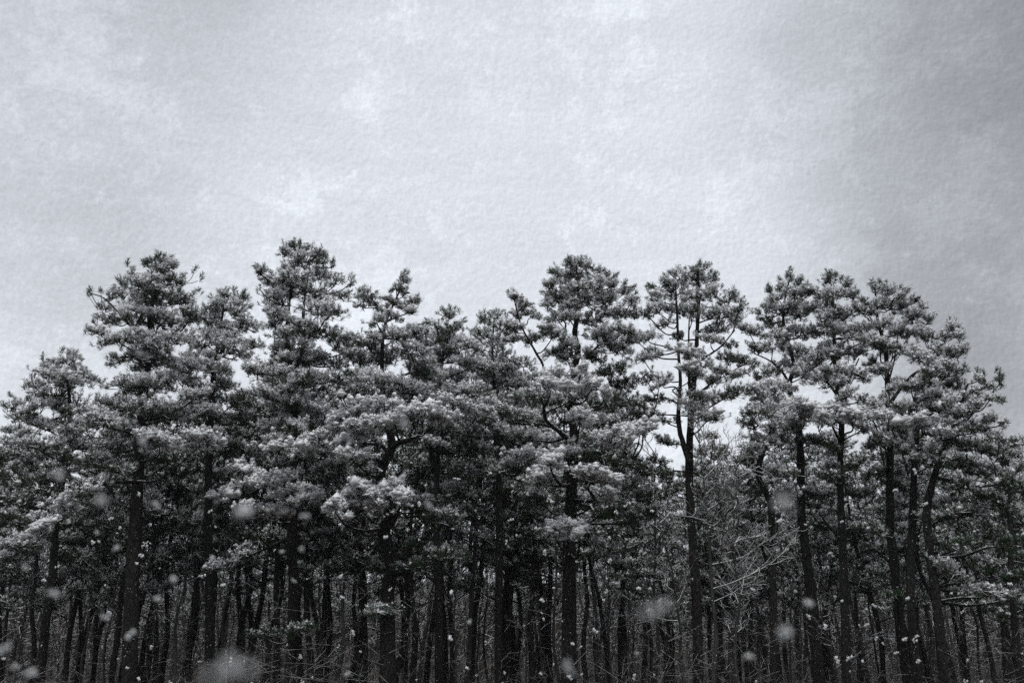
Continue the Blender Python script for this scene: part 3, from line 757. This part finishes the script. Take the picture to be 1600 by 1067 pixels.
back_kinds = [proto_pine(101, 9.6, 0.42, 1.25, 26, 0.30, 62), proto_pine(102, 10.4, 0.50, 1.05, 24, 0.30, 60), proto_pine(103, 8.6, 0.36, 1.35, 26, 0.30, 60), proto_pine(104, 9.0, 0.55, 0.95, 18, 0.28, 60)]
rnd = random.Random(7)
# stems seen between the front pines: pixel column, depth, kind, scale
back = [(20,29,2,.80),(57,28,3,.78),(113,28.5,2,.86),(150,31,0,.82),(193,27,1,.88),(262,30,0,.86),(290,33,2,.95),(378,28.5,3,.90),(398,31,0,.88),(425,29,3,.84),
        (484,26.8,1,.86),(515,29.5,0,.90),(545,31,2,.96),(573,28,3,.86),(640,29,0,.84),(668,32,1,.92),(708,27.8,3,.84),(738,31,0,.90),(797,28.5,1,.82),(838,30,2,.92),
        (862,33,0,.98),(918,28.6,3,.84),(946,30.5,1,.84),(964,33,0,.96),(1000,36,2,1.0),(1040,34,3,.80),(1010,31,2,.72),(1032,33,0,.74),(1052,30,2,.66),(1105,31,0,.68),(1120,29,2,.66),(1150,30,2,.70),(1135,32,2,.72),(1160,35,0,.76),(1185,33,3,.8),(1165,44,2,.84),(1225,32,3,.80),
        (1240,36,0,.98),(1290,30,1,.76),(1338,31,3,.78),(1352,34,0,.92),(1440,29,3,.76),(1478,26.5,1,.74),(1500,30,0,.80),(1545,28,2,.74),(1588,31,0,.74),(1630,29,2,.8),(-30,28,0,.8),(610,28,2,.92),(650,27.5,0,.88),(700,29,2,.92),(735,28,0,.9),(560,29,2,.95),(380,29,2,.95),(300,29,0,.92),(1215,29,2,.85),(1300,28,2,.84),(1370,28,2,.85),(1420,28.5,0,.8),(60,29,2,.8),(1112,28.5,2,.76),(1145,29.5,0,.78),(1172,28.5,2,.78),(1090,31,0,.74),(440,28,2,.98),(480,30,0,1.0),(790,29,2,.95),(830,28,0,.9),(225,29,2,.9)]
for i in range(34):
    px = rnd.uniform(-20, 1620)
    if 985 < px < 1190:
        continue
    back.append((px, rnd.uniform(28, 35), rnd.randrange(4), rnd.uniform(.80, .92)))
for i, (px, Y, k, sc) in enumerate(back):
    x = at(px, 980, Y)[0]
    if 230 < px < 870:
        sc *= 1.08
    place(back_kinds[k], 'pine_tree', (x, Y, float(ground_z(x, Y))), rnd.uniform(0, 6.28), sc, (rnd.gauss(0, .04), rnd.gauss(0, .04)),
          LOOKS[k] + ' pine standing behind ' + beside(px), 'tree', 'slender pines behind the front row')
for i in range(96):
    Y = rnd.uniform(37, 66)
    x = rnd.uniform(-0.62, 0.62) * Y
    place(back_kinds[rnd.randrange(4)], 'pine_tree', (x, Y, float(ground_z(x, Y))), rnd.uniform(0, 6.28), rnd.uniform(.72, .98), (rnd.gauss(0, .04), rnd.gauss(0, .04)),
          'small-looking pine deep inside the wood, seen between nearer trunks', 'tree', 'pines deep inside the wood')

# unseen pines added behind and beside the camera to block low sky light
for i in range(70):
    a = R(rnd.uniform(150, 390))
    rr_ = rnd.uniform(15, 27)
    x, Y = math.cos(a) * rr_ * 1.3, 11 + math.sin(a) * rr_
    if Y > -2 and abs(x) < 0.62 * max(Y, 0) + 6:
        continue
    kk = rnd.randrange(4)
    place(back_kinds[kk], 'pine_tree', (x, Y, float(ground_z(x, Y))), rnd.uniform(0, 6.28), rnd.uniform(1.2, 1.5), (rnd.gauss(0, .03), rnd.gauss(0, .03)),
          LOOKS[kk] + ' pine added out of view to shade the foot of the grove', 'tree', 'unseen pines added for shade')

# ------------------------------------------------------------------ bare trees
def bare_mesh(seed, height, r0, spread, levels=3, lean=0.0, side=0.0, kids=9, up=0.6, skin=None, thin=0.0035):
    rng = np.random.default_rng(seed)
    tb, wb = MB(), MB()
    n = 8
    z = np.linspace(-0.2, height, n)
    b2 = np.cumsum(rng.normal(size=(n, 2)) * 0.07, axis=0); b2 -= b2[0]
    TP = np.column_stack([b2[:, 0] + lean * z, b2[:, 1], z])
    Tc = catmull(np.column_stack([TP, np.linspace(r0, 0.008, n)]), 3)
    tube(tb, Tc[:, :3], Tc[:, 3], 7, 0, 0.06, rng)
    def grow(P0, d, ln, r, lev):
        m_ = 4
        pts = [P0]
        dd = d.copy()
        for k in range(m_):
            dd = norm(dd + rng.normal(size=3) * 0.30 + np.array([0, 0, 0.12]))
            pts.append(pts[-1] + dd * ln / m_)
        pts = np.array(pts)
        rr = np.linspace(r, max(r * 0.35, thin), m_ + 1)
        tube(wb, pts, rr, 4, 0, 0, None, False)
        if lev > 0:
            c = kids if lev == levels - 1 else kids - 2
            for k in range(c):
                u = 0.25 + 0.75 * (k + rng.random()) / c
                i_ = min(int(u * m_), m_ - 1)
                Q = pts[i_] + (pts[i_ + 1] - pts[i_]) * (u * m_ - i_)
                dn = norm(dd * 0.8 + norm(rng.normal(size=3)) * 0.75 + np.array([0, 0, 0.15]))
                grow(Q, dn, ln * (0.35 + 0.25 * rng.random()) * (1.15 - u * 0.5), max(r * 0.45, thin * 1.2), lev - 1)
    nb = max(8, int(height * 2.4))
    for k in range(nb):
        u = 0.34 + 0.66 * (k + rng.random()) / nb
        zz = u * height
        Q = np.array([np.interp(zz, z, TP[:, i_]) for i_ in range(3)])
        a = rng.random() * 6.28
        d = norm(np.array([math.cos(a) + side, math.sin(a), up + 0.5 * rng.random()]))
        grow(Q, d, spread * (0.6 + 0.6 * rng.random()) * (1.15 - 0.6 * u), 0.017, levels - 1)
    return [('trunk', tb.mesh('trunk', [M_GREY]), None), ('twigs', wb.mesh('twigs', [skin or M_GREY]), None)]
def stand(parts, px, Y, label, group=None, rz=0.0, sc=1.0, name='bare_tree', cat='tree'):
    x = at(px, 1000, Y)[0]
    return place(parts, name, (x, Y, float(ground_z(x, Y))), rz, sc, (0, 0), label, cat, group)
stand(bare_mesh(201, 6.3, 0.060, 1.9, 3, -0.01, 0.6, 9, 0.55, skin=M_FROST, thin=0.0036), 1122, 21.5, 'leafless sapling with a fan of fine white frosted twigs beside the tiered pine', sc=1.0)
stand(bare_mesh(202, 4.6, 0.045, 1.3, 3, 0.02, 0.1, 9, 0.8, skin=M_FROST, thin=0.0036), 1158, 21.2, 'many-twigged leafless bush-tree with upcurved grey stems under the frosted sapling')
stand(bare_mesh(203, 4.4, 0.050, 1.3, 3, -0.03, -0.5, 7, 0.45, skin=M_FROST, thin=0.0036), 1066, 24.0, 'thin forked leafless tree leaning towards the tiered pine')
stand(bare_mesh(204, 3.2, 0.040, 1.1, 3, 0.03, 0.4, 7, 0.5, thin=0.0036), 1292, 25.0, 'low leafless shrub-tree with pale twigs at the foot of the leaning thick trunk')
stand(bare_mesh(205, 7.6, 0.06, 0.9, 3, 0.01, 0, 6, 1.1), 722, 27.5, 'tall leafless tree whose bare twig tips poke above the pine crowns', sc=1.27)
bare_kinds = [bare_mesh(211, 6.2, 0.055, 1.2, 3, 0.01, 0, 6, 0.8), bare_mesh(212, 5.0, 0.045, 1.1, 3, -0.03, 0, 6, 0.7), bare_mesh(213, 7.0, 0.065, 1.3, 3, 0.02, 0, 6, 0.9), bare_mesh(214, 4.2, 0.035, 1.0, 3, 0.04, 0, 6, 0.6)]
for px, Y in [(135,26),(165,28),(240,27),(255,29),(275,25.5),(300,30),(348,27),(365,30),(415,26),(440,31),(500,27),(530,26),(560,30),(590,29),(628,26.5),(655,28),(690,30),(715,26),(745,29),
              (760,31),(820,27),(845,28.5),(868,26),(930,27),(955,26),(985,28),(1010,30),(1025,27),(1050,31),(1105,29),(1135,28),(1145,25),(1175,27),(1190,30),(1230,27),(1265,30),(1300,27),(1335,26),
              (1370,28),(1405,30),(1450,27.5),(1500,26),(1530,29),(1570,30),(1595,40),(1585,45),(1610,38),(30,27),(95,29),(10,30)]:
    kk = rnd.randrange(4)
    stand(bare_kinds[kk], px + rnd.uniform(-4, 4), Y, ['thin upright', 'low leaning', 'tall leggy', 'small spindly'][kk] + ' leafless tree close to ' + beside(px), 'thin leafless trees among the pine trunks', rnd.uniform(0, 6.28), rnd.uniform(.6, 1.0))
for i in range(60):
    Y = rnd.uniform(32, 60)
    x = rnd.uniform(-0.62, 0.62) * Y
    place(bare_kinds[rnd.randrange(4)], 'bare_tree', (x, Y, float(ground_z(x, Y))), rnd.uniform(0, 6.28), rnd.uniform(.8, 1.25), (0, 0),
          'thin leafless tree far back in the grey depth of the wood', 'tree', 'thin leafless trees far back in the wood')

# ------------------------------------------------------------------ thicket under and behind the trees
def brush(seed, n, y0, y1, h0, h1, wid, per):
    rng = np.random.default_rng(seed)
    mb_ = MB()
    Y = y0 + (y1 - y0) * rng.random(n)
    X_ = (rng.random(n) * 2 - 1) * 0.66 * Y
    Z_ = ground_z(X_, Y)
    h = (h0 + (h1 - h0) * rng.random(n) ** 1.5) * (0.65 + 0.5 * np.sin(X_ * 0.8 + 2) * np.sin(Y * 0.5))
    A = np.column_stack([X_, Y, Z_ - 0.05])
    d = norm(np.column_stack([rng.normal(size=n) * 0.25, rng.normal(size=n) * 0.25, np.ones(n)]))
    B = A + d * h[:, None]
    sticks(mb_, A, B, wid, wid * 0.5)
    for k in range(per):
        u = 0.3 + 0.7 * rng.random((n, 1))
        P = A + (B - A) * u
        dd = norm(d * 0.6 + rng.normal(size=(n, 3)) * 0.55)
        Q = P + dd * (h[:, None] * (0.18 + 0.25 * rng.random((n, 1))))
        sticks(mb_, P, Q, wid * 0.6, wid * 0.35)
    return mb_
link('undergrowth', brush(301, 5200, 21.5, 44, 0.5, 2.6, 0.0055, 7).mesh('undergrowth', [M_BRUSH]), kind='stuff', label='tangle of leafless brush under the pines dusted with snow', category='undergrowth')
link('distant_wood', brush(302, 5600, 48, 95, 2.5, 9.0, 0.026, 7).mesh('distant_wood', [M_BRUSH]), kind='stuff', label='grey mass of far leafless wood closing off the view behind the trunks', category='woods')

# ------------------------------------------------------------------ falling snow
def flake_mesh(seed):
    rng = np.random.default_rng(seed)
    bm_ = MB()
    C = rng.normal(size=(5, 3)) * np.array([0.24, 0.24, 0.30]); C[0] = 0
    lumps(bm_, C, 0.26 + 0.2 * rng.random(5), rng)
    return bm_.mesh('snowflake', [M_FLAKE])
flakes = [flake_mesh(400 + i) for i in range(7)]
frnd = random.Random(21)
def flake(px, py, d, size, label, group):
    x = (px - 800.0) / FPX; y = (533.5 - py) / FPX
    p = EYE + np.array([x, CP - y * SP, SP + y * CP]) * d
    o = link('snowflake', flakes[frnd.randrange(7)], None, label=label, category='snowflake', group=group)
    o.location = p
    o.rotation_euler = (frnd.uniform(0, 6), frnd.uniform(0, 6), frnd.uniform(0, 6))
    o.scale = (size, size, size)
AP = 0.035 / 3.5
for px, py, b_ in [(365,1046,60),(380,803,26),(470,858,13),(245,790,14),(224,692,16),(630,662,20),(672,790,15),(478,806,16),(1265,943,19),(1022,955,40),(1228,782,38),
                   (1225,990,26),(887,1042,24),(1172,1026,17),(90,740,20),(155,782,26),(150,832,12),(182,856,12),(38,886,12),(245,937,14),(85,928,20),(6,1012,20),(46,1055,20),(22,1040,14),(192,482,22),(1407,508,15),
                   (164,965,14),(330,872,9),(440,862,9),(458,906,8),(733,972,9),(544,1052,9),(1265,940,10),(995,1020,9),(940,912,8),(205,990,14),(270,905,16),(1520,905,9)]:
    b_ *= 0.72
    d = FPX * AP / (b_ + 0.6)
    flake(px, py, d, frnd.uniform(0.85, 1.1) * b_ * d / FPX, 'large soft clump of snow drifting down close in front of the grove', 'snow clumps drifting close by')
for i in range(255):
    d = frnd.uniform(6.0, 13.0)
    px = frnd.uniform(-60, 1660)
    py = frnd.uniform(780, 1100) if frnd.random() < 0.66 else frnd.uniform(720, 800)
    s = (frnd.uniform(0.0014, 0.0024) if i % 5 < 2 else frnd.uniform(0.0026, 0.0050)) * d
    flake(px, py, d, s, 'tiny white snowflake falling through the air in front of the grove', 'tiny falling snowflakes')

# ------------------------------------------------------------------ snow-filled air
hx, hy0, hy1, hz0, hz1 = 140.0, -60.0, 160.0, -1.2, 24.0
hv = np.array([[x, y, z] for z in (hz0, hz1) for y in (hy0, hy1) for x in (-hx, hx)])
hf = [[0, 2, 3], [0, 3, 1], [4, 5, 7], [4, 7, 6], [0, 1, 5], [0, 5, 4], [2, 6, 7], [2, 7, 3], [0, 4, 6], [0, 6, 2], [1, 3, 7], [1, 7, 5]]
hm = bpy.data.materials.new('snow_haze')
hm.use_nodes = True
hm.node_tree.nodes.remove(hm.node_tree.nodes['Principled BSDF'])
pv = N(hm.node_tree, 'ShaderNodeVolumePrincipled')
pv.inputs['Color'].default_value = (0.93, 0.95, 0.98, 1)
pv.inputs['Density'].default_value = HAZE
hm.node_tree.links.new(pv.outputs[0], hm.node_tree.nodes['Material Output'].inputs['Volume'])
mb = MB(); mb.add(hv, hf)
link('haze', mb.mesh('haze', [hm], smooth=False), kind='stuff', label='thin veil of snow-filled air hanging through the wood', category='haze')
